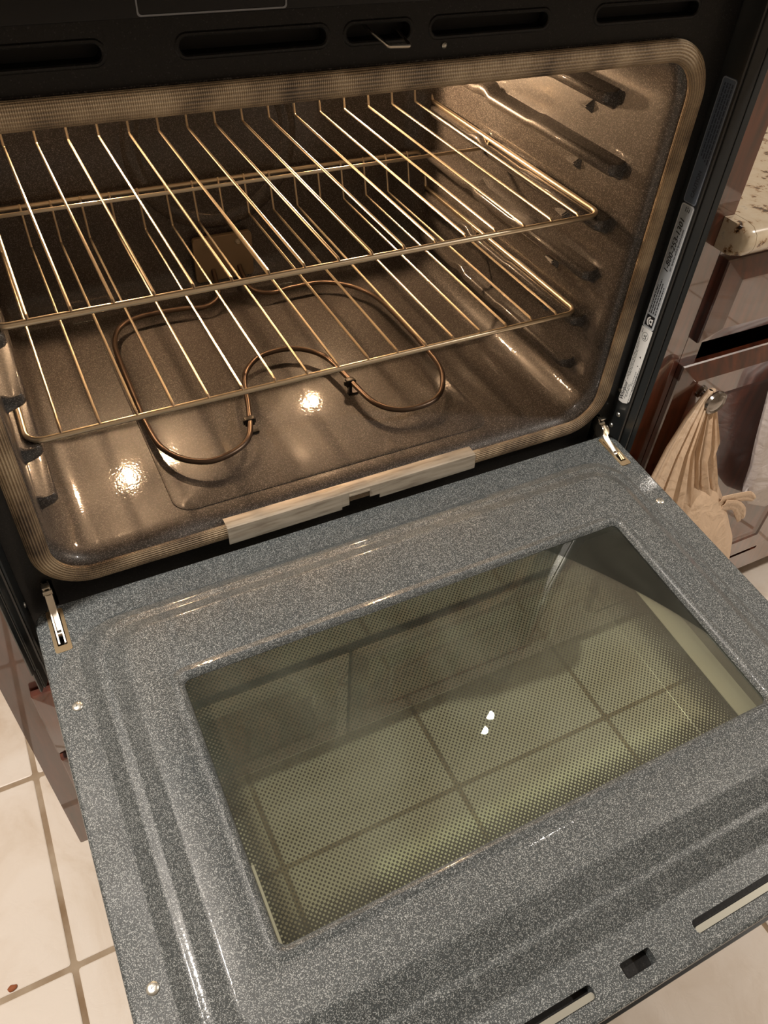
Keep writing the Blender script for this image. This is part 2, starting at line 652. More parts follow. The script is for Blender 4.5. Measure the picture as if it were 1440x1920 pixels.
def panel_front(name, parent, x0, x1, z0, z1, y, th=0.02, margin=0.060, field=True):
    """raised door or drawer front with a sloped outer lip and a recessed field"""
    def ring(ins, yy, r=0.001):
        return [(px, yy, pz) for px, pz in rrect(x0 + ins, x1 - ins, z0 + ins, z1 - ins, r, 2)]
    bm = bmesh.new()
    add_loft(bm, [ring(0, y + th), ring(0, y + 0.012), ring(0.0015, y + 0.010), ring(0.022, y + 0.0008), ring(0.024, y),
                  ] + ([ring(margin, y), ring(margin + 0.003, y + 0.003), ring(margin + 0.010, y + 0.005), ring(margin + 0.013, y + 0.006)] if field else []), True, True, True)
    return obj(name, bm, M['wood'], parent, True, 0.25)


CAB_L, CAB_R, CAB_D = -0.436, 0.485, 0.63
TOE = -0.555
cab = thing('oven_cabinet', 'tall glossy mahogany cabinet that houses the open wall oven', 'cabinet', (0, 0.3, FZ))


def rel(o, par):
    """keep world placement under a moved empty"""
    o.matrix_parent_inverse = Matrix.Translation(par.location).inverted()
    return o


OX, OZ0, OZ1 = 0.3945, -0.105, 0.66     # opening that takes the oven
bm = bmesh.new()
add_plate(bm, rrect(CAB_L, CAB_R, TOE, 1.5, 0.003, 3), [rrect(-OX, OX, OZ0, OZ1, 0.002, 2)], lambda x, y, d: (x, FY + d, y), 0.02)
add_loft(bm, [[(x, FY, y) for x, y in rrect(CAB_L, CAB_R, TOE, 1.5, 0.003, 3)], [(x, FY + 0.02, y) for x, y in rrect(CAB_L, CAB_R, TOE, 1.5, 0.003, 3)]])
rel(obj('face_frame', bm, M['wood'], cab, False), cab)
bm = bmesh.new()
add_box(bm, CAB_L, CAB_L + 0.018, FY + 0.021, CAB_D, TOE, 1.5)
add_box(bm, CAB_R - 0.018, CAB_R, FY + 0.021, CAB_D, TOE, 1.5)
add_box(bm, CAB_L + 0.018, CAB_R - 0.018, CAB_D - 0.012, CAB_D, TOE, 1.5)
add_box(bm, CAB_L + 0.018, CAB_R - 0.018, FY + 0.021, CAB_D - 0.012, OZ0 - 0.02, OZ0 - 0.004)
add_box(bm, CAB_L + 0.018, CAB_R - 0.018, FY + 0.021, CAB_D - 0.012, TOE, TOE + 0.018)
add_box(bm, CAB_L + 0.018, CAB_R - 0.018, FY + 0.021, CAB_D - 0.012, 1.482, 1.5)
rel(obj('body', bm, M['wood'], cab, False), cab)
rel(box('toe_kick', M['wood'], cab, CAB_L + 0.006, CAB_R - 0.006, 0.07, 0.60, FZ + 0.001, TOE - 0.0005), cab)
rel(panel_front('drawer', cab, -0.4095, 0.4095, -0.284, -0.154, -0.012, field=False), cab)
for x0, x1 in ((-0.4095, -0.002), (0.002, 0.4095)):
    rel(panel_front('door', cab, x0, x1, -0.538, -0.301, -0.012), cab)

# ------------------------------------------------------------------ base cabinet, countertop, knobs
base = thing('base_cabinet', 'glossy mahogany base cabinet under the granite, right of the oven', 'cabinet', (0.8, 0.3, FZ))
BX0, BX1 = CAB_R + 0.001, 1.45
bm = bmesh.new()
add_plate(bm, rrect(BX0, BX1, TOE, 0.236, 0.001, 2), [rrect(BX0 + 0.03, 0.93, -0.50, 0.20, 0.002, 2)], lambda x, y, d: (x, FY + d, y), 0.018)
rel(obj('face_frame', bm, M['wood'], base, False), base)
bm = bmesh.new()
add_box(bm, BX0, BX0 + 0.018, FY + 0.019, CAB_D, TOE, 0.236)
add_box(bm, BX1 - 0.018, BX1, FY + 0.019, CAB_D, TOE, 0.236)
add_box(bm, BX0 + 0.018, BX1 - 0.018, FY + 0.04, CAB_D, TOE, TOE + 0.018)
add_box(bm, BX0 + 0.018, BX1 - 0.018, CAB_D - 0.01, CAB_D, TOE + 0.018, 0.236)
rel(obj('body', bm, M['wood'], base, False), base)
rel(box('toe_kick', M['wood'], base, BX0, BX1, 0.07, 0.60, FZ + 0.001, TOE - 0.0005), base)
rel(panel_front('drawer', base, 0.4955, 0.93, 0.101, 0.219, -0.010, field=False), base)
bd = rel(panel_front('door', base, 0.486, 0.93, -0.475, 0.0665, -0.010), base)
KNOB = (0.528, 0.022)
KNOB2 = (0.80, 0.06)


def knob(parent, x, z):
    bm = bmesh.new()
    lathe(bm, [(0.0095, -0.0101), (0.0095, -0.012), (0.006, -0.014), (0.005, -0.026), (0.008, -0.031), (0.0165, -0.034), (0.0185, -0.0375), (0.0175, -0.041),
               (0.0145, -0.0425), (0.0125, -0.0412), (0.008, -0.0435), (0.003, -0.0445)], (x, 0, z), 'y', 28)
    o = obj('knob', bm, M['knob_metal'], parent)
    return o


k = knob(bd, *KNOB)
k.parent = bd
bm = bmesh.new()
prof = [(-0.018, 0.238), (-0.026, 0.242), (-0.031, 0.250), (-0.032, 0.258), (-0.029, 0.267), (-0.021, 0.2735), (-0.010, 0.2755), (0.63, 0.2755), (0.63, 0.238)]
for x in ():
    pass
rings = []
for x, ins in ((0.4705, 0.010), (0.473, 0.004), (0.479, 0.0), (1.45, 0.0)):
    rings.append([(x, y + (ins if y < 0 else 0), z + (ins * 0.6 if z < 0.25 else -ins * 0.4)) for y, z in prof])
rr = [[(max(x, 0.4705), y, z) for x, y, z in q] for q in rings]
# left end is scribed round the tall cabinet: the strip left of the cabinet side stays in front of its face
front = [(y, z) for y, z in prof if y < FY] + [(FY - 0.0005, 0.2755), (FY - 0.0005, 0.238)]
add_loft(bm, [[(x, y + (ins if y < -0.012 else 0), z) for y, z in front] for x, ins in ((0.4690, 0.008), (0.4715, 0.003), (0.476, 0), (BX0 - 0.0005, 0))], True, True, True)
add_loft(bm, [[(x, y, z) for y, z in prof] for x in (BX0 + 0.0003, 1.45)], True, True, True)
tag(obj('countertop', bm, M['granite'], None, True, 0.7), 'cream and brown speckled granite countertop beside the tall oven cabinet', 'countertop')

# ------------------------------------------------------------------ plastic bags on the cabinet knobs


def lerp_tab(tab, v):
    for (a, *A), (b, *B) in zip(tab, tab[1:]):
        if a <= v <= b:
            t = (v - a) / (b - a)
            return [p + (q - p) * t for p, q in zip(A, B)]
    return list(tab[-1][1:]) if v > tab[-1][0] else list(tab[0][1:])


def bag_body(name, tab, parent, material, nu=72, nv=46, pleat=7, amp=0.16, seed=1, y_back=-0.0125):
    """closed hanging sack: tab rows (v, xl, xr, z, depth, pleat strength)"""
    rnd = random.Random(seed)
    ph = [rnd.uniform(0, 6.28) for _ in range(6)]
    bm = bmesh.new()
    rings = []
    for j in range(nv + 1):
        v = j / nv
        xl, xr, z, dep, ps = lerp_tab(tab, v)
        cx, hw = (xl + xr) / 2, (xr - xl) / 2
        ring = []
        for i in range(nu):
            a = 2 * PI * i / nu
            c, s = math.cos(a), math.sin(a)
            k = 1 + ps * amp * (math.sin(a * pleat + ph[0] + v * 1.2) + 0.6 * math.sin(a * (pleat * 2 + 1) + ph[1] - v * 2)) + 0.04 * math.sin(a * 3 + v * 9 + ph[2]) * (0.3 + v)
            x = cx + hw * c * (1 + (k - 1) * 0.25)
            y = y_back - dep / 2 + (dep / 2) * s * k
            y = min(y, y_back)
            zz = z + 0.006 * math.sin(a * 4 + ph[3] + v * 6) * v
            ring.append((x, y, zz))
        rings.append(ring)
    add_loft(bm, rings, True, True, True)
    return obj(name, bm, material, parent, True, 1.3)


def ribbon(bm, pts, widths, th=0.0012, wav=0.0):
    """flat strap of film through pts, wide across the direction given"""
    P = catmull(pts, 5)
    n = len(P)
    rings = []
    for i, p in enumerate(P):
        t = (P[min(i + 1, n - 1)] - P[max(i - 1, 0)]).normalized()
        side = t.cross(Vector((0, 1, 0)))
        if side.length < 0.1:
            side = Vector((1, 0, 0))
        side.normalize()
        up = side.cross(t).normalized()
        f = i / (n - 1) * (len(widths) - 1)
        a = int(min(f, len(widths) - 2))
        w = widths[a] + (widths[a + 1] - widths[a]) * (f - a)
        ring = []
        for k in range(7):
            q = k / 6 * 2 - 1
            ring.append(p + side * w * q + up * (th + wav * math.cos(q * 7)))
        for k in range(7):
            q = 1 - k / 6 * 2
            ring.append(p + side * w * q + up * (-th + wav * math.cos(q * 7)))
        rings.append(ring)
    add_loft(bm, rings, True, True, True)


tan = thing('plastic_bag', 'tan plastic shopping bag hanging from the round cabinet knob', 'bag', (0.58, -0.05, -0.02))
bag_body('bag_body', [(0.0, 0.470, 0.590, -0.120, 0.030, 0.5), (0.08, 0.462, 0.606, -0.150, 0.050, 0.5), (0.18, 0.452, 0.632, -0.190, 0.062, 0.35), (0.30, 0.448, 0.655, -0.225, 0.070, 0.2),
                      (0.55, 0.46, 0.690, -0.290, 0.080, 0.15), (0.75, 0.49, 0.708, -0.350, 0.080, 0.15), (0.92, 0.53, 0.712, -0.40, 0.07, 0.15), (1.0, 0.57, 0.69, -0.425, 0.04, 0.1)], tan, M['tan_bag'], pleat=9, amp=0.10, seed=3, y_back=-0.018)
bag_body('handle', [(0.0, 0.518, 0.526, 0.0370, 0.008, 0.4), (0.10, 0.508, 0.524, 0.024, 0.012, 0.8), (0.25, 0.492, 0.519, -0.002, 0.020, 1.4), (0.50, 0.474, 0.514, -0.050, 0.030, 1.5),
                    (0.75, 0.462, 0.532, -0.105, 0.040, 1.2), (1.0, 0.455, 0.548, -0.160, 0.048, 0.8)], tan, M['tan_bag'], pleat=11, amp=0.16, seed=5, y_back=-0.0235)
bag_body('handle', [(0.0, 0.522, 0.532, 0.0370, 0.008, 0.4), (0.10, 0.520, 0.537, 0.022, 0.012, 0.8), (0.25, 0.517, 0.549, -0.012, 0.020, 1.4), (0.45, 0.516, 0.570, -0.060, 0.028, 1.5),
                    (0.52, 0.519, 0.568, -0.075, 0.030, 1.4), (0.75, 0.534, 0.592, -0.122, 0.036, 1.2), (1.0, 0.556, 0.616, -0.178, 0.040, 0.8)], tan, M['tan_bag'], pleat=10, amp=0.16, seed=6, y_back=-0.0225)
bm = bmesh.new()
ribbon(bm, [(0.600, -0.068, -0.172), (0.640, -0.064, -0.182), (0.680, -0.060, -0.196), (0.706, -0.058, -0.214)], [0.012, 0.010, 0.010, 0.005], 0.0007, 0.001)
ribbon(bm, [(0.610, -0.070, -0.182), (0.650, -0.066, -0.200), (0.680, -0.062, -0.230), (0.697, -0.060, -0.256)], [0.012, 0.009, 0.011, 0.008], 0.0007, 0.001)
rel(obj('tied_ear', bm, M['tan_bag'], tan, True, 1.3), tan)
for c in tan.children:
    rel(c, tan)

white = thing('plastic_bag', 'white plastic bag with red print at the right edge, beyond the tan bag', 'bag', (0.80, -0.06, -0.05))
wb = bag_body('bag_body', [(0.0, 0.795, 0.815, 0.068, 0.012, 0.3), (0.10, 0.70, 0.90, 0.045, 0.025, 1.0), (0.22, 0.645, 0.95, 0.006, 0.040, 0.9), (0.42, 0.660, 0.97, -0.065, 0.050, 0.6), (0.68, 0.688, 0.98, -0.160, 0.050, 0.4),
                      (0.84, 0.697, 0.97, -0.212, 0.045, 0.3), (0.93, 0.731, 0.95, -0.249, 0.035, 0.2), (1.0, 0.81, 0.88, -0.295, 0.02, 0.1)], white, M['white_bag'], pleat=7, amp=0.12, seed=8, y_back=-0.0140)
bm = bmesh.new()
ribbon(bm, [(0.712, -0.042, -0.185), (0.700, -0.044, -0.206), (0.690, -0.046, -0.219), (0.682, -0.046, -0.214)], [0.008, 0.004, 0.003, 0.002], 0.0007, 0.0006)
rel(obj('tied_ear', bm, M['white_bag'], white, True, 1.3), white)
k2 = knob(bd, *KNOB2)
from mathutils.bvhtree import BVHTree
tree = BVHTree.FromPolygons([v.co for v in wb.data.vertices], [p.vertices[:] for p in wb.data.polygons])
for cx, cz, r_ in ((0.700, -0.120, 0.004), (0.742, -0.200, 0.007), (0.79, -0.10, 0.02)):
    bm = bmesh.new()
    ring = []
    for a in range(14):
        t_ = 2 * PI * a / 14
        px, pz = cx + r_ * math.cos(t_), cz + 0.7 * r_ * math.sin(t_)
        h = tree.ray_cast(Vector((px, -0.5, pz)), Vector((0, 1, 0)))[0]
        ring.append(bm.verts.new((px, h.y - 0.0012, pz)))
    bm.faces.new(ring)
    rel(obj('red_print', bm, M['red_ink'], white, False), white)
for c in white.children:
    rel(c, white)

# ------------------------------------------------------------------ the wall oven
oven = thing('wall_oven', 'black built-in wall oven standing open with its lamps on', 'oven', (0, 0.25, -0.105))


def ov(o):
    return rel(o, oven)


CX, CZ0, CZ1, CB = 0.334, 0.0335, 0.456, 0.475


def crect(y, ins, r=0.045, seg=8):
    return [(x, y, z) for x, z in rrect(-CX + ins, CX - ins, CZ0 + ins, CZ1 - ins, max(r - ins * 0.6, 0.012), seg)]


bm = bmesh.new()
rings = [crect(0.0, -0.017), crect(0.001, -0.010), crect(0.004, -0.0055), crect(0.010, -0.002), crect(0.018, -0.0004), crect(0.03, 0), crect(0.2, 0), crect(CB - 0.05, 0)]
for k in range(1, 9):
    a = PI / 2 * k / 8
    rings.append(crect(CB - 0.05 + 0.05 * math.sin(a), 0.05 * (1 - math.cos(a))))
add_loft(bm, rings, True, False, True)
cav = ov(obj('oven_cavity', bm, M['cavity_enamel'], oven, True, 0.8))
# raised plate pressed into the cavity floor
bm = bmesh.new()
fr = lambda ins, z: [(x, y, z) for x, y in rrect(-0.205 + ins, 0.203 - ins, 0.030 + ins, 0.405 - ins, 0.022, 6)]
add_loft(bm, [fr(0, CZ0 - 0.001), fr(0.0008, CZ0 + 0.0008), fr(0.003, CZ0 + 0.0014)], True, False, True)
obj('floor_pressing', bm, M['cavity_enamel'], cav)
# convection ring pressed in the back wall
bm = bmesh.new()
rings = []
for r_, d in ((0.122, 0.0012), (0.117, -0.003), (0.109, -0.0045), (0.101, -0.003), (0.096, 0.0012)):
    rings.append([(r_ * math.cos(a * PI / 24), CB + d, 0.252 + r_ * math.sin(a * PI / 24)) for a in range(48)])
add_loft(bm, rings)
obj('fan_ring', bm, M['cavity_enamel'], cav)
for sx in (-1, 1):
    bm = bmesh.new()
    lathe(bm, [(0.022, CB + 0.001), (0.022, CB - 0.004), (0.018, CB - 0.008)], (sx * 0.18, 0, 0.34), 'y', 24)
    o = ov(obj('lamp_housing', bm, M['steel'], oven))
    bm = bmesh.new()
    lathe(bm, [(0.012, CB - 0.0081), (0.011, CB - 0.012), (0.006, CB - 0.015)], (sx * 0.18, 0, 0.34), 'y', 20)
    obj('lamp_lens', bm, M['lens'], o)

# side runners pressed in the cavity walls
RUN_Z = [0.0887, 0.1507, 0.2127, 0.2747, 0.3367, 0.3987]
for sx in (-1, 1):
    for i, zt in enumerate(RUN_Z):
        bm = bmesh.new()
        y0 = 0.088 if i == 5 else 0.052
        prt, hh = 0.020, 0.013
        rings = []
        for y, f, dz in ((y0 - 0.001, 0.55, 0), (y0, 0.82, 0), (y0 + 0.003, 1.0, 0), (0.20, 1.0, 0), (0.215, 1.0, -0.002), (0.30, 1.0, -0.002), (0.312, 1.0, 0.0035), (0.325, 1.0, 0.0035), (0.337, 1.0, 0), (0.44, 1.0, 0), (0.452, 0.6, 0)):
            ring = []
            for px, pz in ((0.001, 0.006), (0, 0.003), (-0.45, 0.0), (-0.88, 0.0), (-1.0, -0.002), (-1.0, -0.009), (-0.85, -0.0125), (-0.2, -0.0165), (0.001, -0.020)):
                xx = CX + 0.001 + px * prt * f
                ring.append((sx * xx, y, zt + dz + pz * (0.7 + 0.3 * f)))
            rings.append(ring)
        add_loft(bm, rings, True, True, True)
        obj('side_runner', bm, M['cavity_enamel'], cav, True, 0.9)
        if i < 5:
            bm = bmesh.new()
            yy, zz = (0.125, zt + 0.034)
            vs = [bm.verts.new(p) for p in ((sx * (CX + 0.001), yy - 0.004, zz + 0.012), (sx * (CX + 0.001), yy - 0.006, zz - 0.006), (sx * (CX + 0.001), yy + 0.034, zz - 0.002), (sx * (CX - 0.008), yy + 0.002, zz + 0.001))]
            for f in ((0, 1, 3), (1, 2, 3), (2, 0, 3)):
                bm.faces.new([vs[q] for q in f])
            bmesh.ops.bevel(bm, geom=[e for e in bm.edges if vs[3] in e.verts], offset=0.0015, segments=2, affect='EDGES')
            obj('dimple', bm, M['cavity_enamel'], cav)

# face plate round the cavity, with vent slots
PX, PZ0, PZ1 = 0.3755, -0.1045, 0.655
slots = [(-0.335, -0.203), (-0.151, -0.0412), (-0.0249, 0.0287), (0.0475, 0.1571), (0.2076, 0.3214)]
bm = bmesh.new()
hole = [(x, z) for x, _, z in crect(0, -0.017)]
sl = [rrect(a, b, 0.4895, 0.5003, 0.0053, 6) for a, b in slots]
hh = [rrect(sx * 0.351 - 0.0055, sx * 0.351 + 0.0055, -0.015, 0.026, 0.002, 2) for sx in (-1, 1)]
add_plate(bm, rrect(-PX, PX, PZ0, PZ1, 0.002, 2), [hole] + sl + hh, lambda x, y, d: (x, d, y), 0)
for lp in sl + hh:
    add_loft(bm, [[(x, 0, z) for x, z in lp], [(x, 0.012, z) for x, z in lp]])
for a, b in slots:      # rolled rims of the slots
    q = lambda o_, y: [(x, y, z) for x, z in rrect(a - o_, b + o_, 0.4895 - o_, 0.5003 + o_, 0.0053 + o_, 6)]
    add_loft(bm, [q(0.0035, 0.0), q(0.0025, -0.0007), q(0.0010, -0.0008), q(0, 0)])
ov(obj('face_plate', bm, M['frame_enamel'], oven, False))
ov(box('rear_housing', M['black'], oven, -0.37, 0.37, 0.0125, 0.50, 0.478, 0.60, 0))
for sx in (-1, 1):
    ov(box('hinge_pocket', M['black'], oven, sx * 0.351 - 0.008, sx * 0.351 + 0.008, 0.0125, 0.05, -0.03, 0.03, 0))

# side trims that stand proud beside the door
for sx in (-1, 1):
    prof = [(0.3757, 0.012), (0.3757, -0.003), (0.3765, -0.0045), (0.3775, -0.0215), (0.3782, -0.0245), (0.3800, -0.0252), (0.3812, -0.0238), (0.3830, -0.0236), (0.3868, -0.0330), (0.3880, -0.0336),
            (0.3888, -0.0325), (0.3896, -0.0325), (0.3904, -0.0352), (0.3925, -0.0385), (0.3938, -0.0375), (0.3942, -0.030), (0.3942, 0.012)]
    bm = bmesh.new()
    add_loft(bm, [[(sx * x, y, z) for x, y in prof] for z in (-0.068, 0.655)], True, True, True)
    ov(obj('side_trim', bm, M['black_trim'], oven, True, 0.5))
    bm = bmesh.new()
    add_loft(bm, [[(sx * (0.3757 + (x - 0.3757) * 0.94), y * 0.92, z) for x, y in prof] for z in (-0.1045, -0.0685)], True, True, True)
    ov(obj('trim_foot', bm, M['black_trim'], oven, True, 0.5))
ov(box('bottom_trim', M['black_trim'], oven, -0.3745, 0.3745, -0.004, -0.0005, -0.1045, -0.068, 0.001))
for sx, z, y in ((1, 0.028, -0.012), (1, 0.062, -0.003), (1, 0.006, -0.006), (-1, 0.006, -0.006)):
    bm = bmesh.new()
    lathe(bm, [(0.0035, 0.001), (0.0035, 0.0), (0.0025, -0.0012), (0.0008, -0.0016)], (0, 0, 0), 'x', 12)
    o = ov(obj('trim_screw', bm, M['screw'], oven))
    o.scale = (sx, 1, 1)
    o.location = (sx * 0.3768, y, z)

# control panel above
cp = ov(box('control_panel', M['panel_glass'], oven, -0.374, 0.374, -0.040, -0.0005, 0.5225, 0.655, 0.001))
bm = bmesh.new()
add_loft(bm, [[(x, -0.0403, z) for x, z in rrect(-0.185, -0.087, 0.5235, 0.585, 0.002, 3)], [(x, -0.0403, z) for x, z in rrect(-0.1840, -0.0880, 0.5245, 0.584, 0.002, 3)]])
obj('display_outline', bm, M['grey_line'], cp)
# latch hook
bm = bmesh.new()
add_tube(bm, fillet([(-0.006, 0.015, 0.498), (-0.0055, -0.004, 0.4955), (0.0015, -0.018, 0.4895), (0.0200, -0.018, 0.4885), (0.0225, 0.012, 0.493)], 0.003), 0.0013, 8)
ov(obj('latch_hook', bm, M['steel'], oven))
bm = bmesh.new()
lathe(bm, [(0.0022, 0.001), (0.0022, -0.001), (0.001, -0.002)], (0.0600, 0, 0.482), 'y', 12)
ov(obj('face_rivet', bm, M['screw'], oven))

# gasket: flattened woven tube round the opening
gx, gz0, gz1 = 0.3472, 0.0208, 0.4625
path = [Vector((x, -0.0032, z)) for x, z in rrect(-gx, gx, gz0, gz1, 0.047, 12)]
dense = []
for i, p in enumerate(path):
    q = path[(i + 1) % len(path)]
    n_ = max(1, int((q - p).length / 0.02))
    for k in range(n_):
        dense.append(p + (q - p) * k / n_)
prof = []
for k in range(88):
    a = 2 * PI * k / 88
    s = 1 + 0.016 * math.cos(a * 22)
    prof.append((0.0098 * math.cos(a) * s, 0.0052 * math.sin(a) * s))
bm = bmesh.new()
add_tube(bm, dense, 0, closed=True, profile=prof, up=(0, -1, 0), uv=True)
ov(obj('door_gasket', bm, M['gasket'], oven, True, 2))
# steel channel over the lower gasket, notched in the middle
bm = bmesh.new()
zt, ytf = 0.0345, -0.0132
xs = [-0.1618, -0.0195, -0.0165, 0.0095, 0.0130, 0.0225, 0.1535]
bot = {0: 0.0110, 1: 0.0110, 2: 0.0200, 3: 0.0200, 4: 0.0165, 5: 0.0125, 6: 0.0125}


def clip_ring(x, zb, zc=0.0):
    o_ = [(x, 0.0035, zt), (x, -0.0095, zt), (x, -0.0120, zt - 0.0012), (x, -0.0130, zt - 0.004), (x, -0.0134, max(zt - 0.012, zb + 0.002)), (x, -0.0142, max(zt - 0.0135, zb + 0.001)), (x, -0.0144, zb)]
    i_ = [(a, b + 0.0009, c - 0.0009) for a, b, c in reversed(o_)]
    i_[0] = (x, -0.0135, zb)
    return o_ + i_


add_loft(bm, [clip_ring(x, b) for x, b in ((-0.1618, 0.0110), (-0.0260, 0.0115))], True, True, True)
add_loft(bm, [clip_ring(x, b) for x, b in ((-0.0259, 0.0155), (-0.0170, 0.0158))], True, True, True)
add_loft(bm, [clip_ring(x, b) for x, b in ((-0.0169, 0.0285), (0.0095, 0.0285))], True, True, True)
add_loft(bm, [clip_ring(x, b) for x, b in ((0.0096, 0.0190), (0.0225, 0.0190))], True, True, True)
add_loft(bm, [clip_ring(x, b) for x, b in ((0.0226, 0.0130), (0.1535, 0.0135))], True, True, True)
ov(obj('gasket_channel', bm, M['clip'], oven, True, 0.5))

# ---- heating element
EZ = 0.052
el = [(-0.020, 0.462, 0.075), (-0.021, 0.450, 0.066), (-0.026, 0.425, EZ + 0.002), (-0.052, 0.405, EZ), (-0.085, 0.412, EZ), (-0.140, 0.413, EZ), (-0.175, 0.397, EZ), (-0.192, 0.360, EZ), (-0.196, 0.310, EZ), (-0.198, 0.212, EZ), (-0.198, 0.168, EZ), (-0.194, 0.128, EZ), (-0.178, 0.098, EZ), (-0.154, 0.082, EZ),
      (-0.131, 0.082, EZ), (-0.106, 0.093, EZ), (-0.090, 0.113, EZ), (-0.075, 0.160, EZ), (-0.062, 0.212, EZ), (-0.047, 0.239, EZ), (-0.023, 0.258, EZ), (0.010, 0.262, EZ), (0.037, 0.251, EZ), (0.056, 0.225, EZ), (0.063, 0.187, EZ), (0.067, 0.142, EZ), (0.073, 0.108, EZ), (0.091, 0.085, EZ),
      (0.118, 0.078, EZ), (0.148, 0.084, EZ), (0.171, 0.105, EZ), (0.189, 0.142, EZ), (0.194, 0.189, EZ), (0.195, 0.255, EZ), (0.193, 0.318, EZ), (0.185, 0.357, EZ), (0.164, 0.388, EZ), (0.130, 0.410, EZ), (0.082, 0.412, EZ), (0.050, 0.408, EZ), (0.026, 0.425, EZ + 0.002), (0.021, 0.450, 0.066), (0.020, 0.462, 0.075)]
bm = bmesh.new()
add_tube(bm, catmull(el, 6), 0.0036, 12)
hel = ov(obj('heating_element', bm, M['element'], oven))
bm = bmesh.new()
add_loft(bm, [[(x, y, z) for x, z in rrect(-0.046, 0.042, z0, z1, 0.005, 4)] for (y, z0, z1) in ((0.468, 0.058, 0.126), (0.462, 0.058, 0.126), (0.461, 0.059, 0.125))], True, True, True)
pl = obj('mounting_plate', bm, mat('stained_plate_steel', (0.30, 0.23, 0.15), 0.5, 0.3), hel)
for x, z in ((-0.024, 0.116), (0.020, 0.114)):
    bm = bmesh.new()
    lathe(bm, [(0.0045, 0.4615), (0.0045, 0.4585), (0.0032, 0.4575), (0.0018, 0.4592)], (x, 0, z), 'y', 6)
    obj('screw', bm, M['steel'], hel)
for x, y in ((-0.0835, 0.134), (0.0635, 0.160)):
    bm = bmesh.new()
    add_box(bm, x - 0.006, x + 0.006, y - 0.004, y + 0.004, EZ - 0.006, EZ + 0.0045, 0.001)
    add_box(bm, x - 0.002, x + 0.002, y - 0.003, y + 0.003, CZ0 + 0.001, EZ - 0.005, 0)
    add_box(bm, x - 0.008, x + 0.008, y - 0.0015, y + 0.0015, EZ - 0.004, EZ + 0.002, 0)
    add_box(bm, x - 0.004, x + 0.010, y - 0.006, y - 0.001, CZ0 + 0.0015, CZ0 + 0.004, 0)
    obj('support_clip', bm, M['bracket'], hel)

# ---- the door: local frame x, y = -distance from hinge edge, z = height above the panel
YH, TILT = -0.0135, 0.0732
HS = 0.5425


def dring(x0, x1, s0, s1, r, h, seg=8):
    return [(x, y, h) for x, y in rrect(x0, x1, -s1, -s0, r, seg)]


bm = bmesh.new()
# flat rim with hinge slots, handle slots and latch slot
conv = lambda x, y, d: (x, y, -d)
R0 = (-0.3695, 0.3695, 0.002, HS)
outer = rrect(R0[0], R0[1], -R0[3], -R0[2], 0.016, 8)
E1 = (-0.3425, 0.3425, 0.0335, 0.5000)
inner = rrect(E1[0], E1[1], -E1[3], -E1[2], 0.050, 8)
def slot(x0, x1, s0, s1, r=0.002):
    return rrect(x0, x1, -s1, -s0, r, 3)
holes = [inner, slot(-0.3595, -0.3445, 0.006, 0.0575), slot(0.3470, 0.3610, 0.006, 0.0590), slot(0.0600, 0.215, 0.5200, 0.5310, 0.0035), slot(-0.215, -0.0458, 0.5200, 0.5310, 0.0035), slot(-0.0157, 0.0148, 0.5195, 0.5315, 0.002)]
add_plate(bm, outer, holes, conv, 0)
for lp in holes[1:]:
    add_loft(bm, [[(x, y, 0) for x, y in lp], [(x, y, -0.012) for x, y in lp]])
nf = len(bm.faces)
# outer rolled edge
rings = []
for o_, h in ((0, 0), (0.0015, -0.0004), (0.0027, -0.0015), (0.0032, -0.0035), (0.0032, -0.030)):
    rings.append(dring(R0[0] - o_, R0[1] + o_, R0[2] - o_ * 0.4, R0[3] + o_, 0.016 + o_, h))
add_loft(bm, rings)
# stepped field up to the window rim
XL, XR = WX0, WX1
steps = [(E1, 0.050, 0.0), ((-0.3410, 0.3410, 0.0350, 0.4985), 0.049, 0.0003), ((-0.3395, 0.3395, 0.0365, 0.4970), 0.048, 0.0012),
         ((-0.3285, 0.3285, 0.0500, 0.4800), 0.044, 0.0118), ((-0.3265, 0.3265, 0.0520, 0.4780), 0.043, 0.0128), ((-0.3240, 0.3240, 0.0545, 0.4760), 0.042, 0.0130),
         ((-0.3190, 0.3190, 0.0590, 0.4730), 0.040, 0.0131), ((-0.3170, 0.3170, 0.0610, 0.4715), 0.039, 0.0140), ((-0.3030, 0.3030, 0.0750, 0.4520), 0.033, 0.0246),
         ((-0.3010, 0.3010, 0.0770, 0.4500), 0.032, 0.0256), ((-0.2985, 0.2985, 0.0795, 0.4475), 0.031, 0.0260),
         ((XL - 0.0190, XR + 0.0190, WS0 - 0.0210, WS1 + 0.0190), 0.022, 0.0260), ((XL - 0.0150, XR + 0.0150, WS0 - 0.0165, WS1 + 0.0150), 0.019, 0.0253), ((XL - 0.0115, XR + 0.0115, WS0 - 0.0125, WS1 + 0.0115), 0.016, 0.0247),
         ((XL - 0.0085, XR + 0.0085, WS0 - 0.0090, WS1 + 0.0080), 0.013, 0.0262), ((XL - 0.0060, XR + 0.0060, WS0 - 0.0062, WS1 + 0.0055), 0.011, 0.0270), ((XL - 0.0035, XR + 0.0035, WS0 - 0.0036, WS1 + 0.0032), 0.009, 0.0262),
         ((XL - 0.0012, XR + 0.0012, WS0 - 0.0014, WS1 + 0.0012), 0.008, 0.0238), ((XL, XR, WS0, WS1), 0.007, 0.0205)]
rings = [dring(*e, r_, h) for e, r_, h in steps]
add_loft(bm, rings)
door = obj('oven_door', bm, M['door_enamel'], oven, True, 0.55)
door.matrix_parent_inverse = Matrix.Translation(oven.location).inverted()
door.location = (0, YH, 0)
door.rotation_euler = (TILT, 0, 0)
tag(door, 'open drop-down oven door with speckled blue-grey inner panel and window')


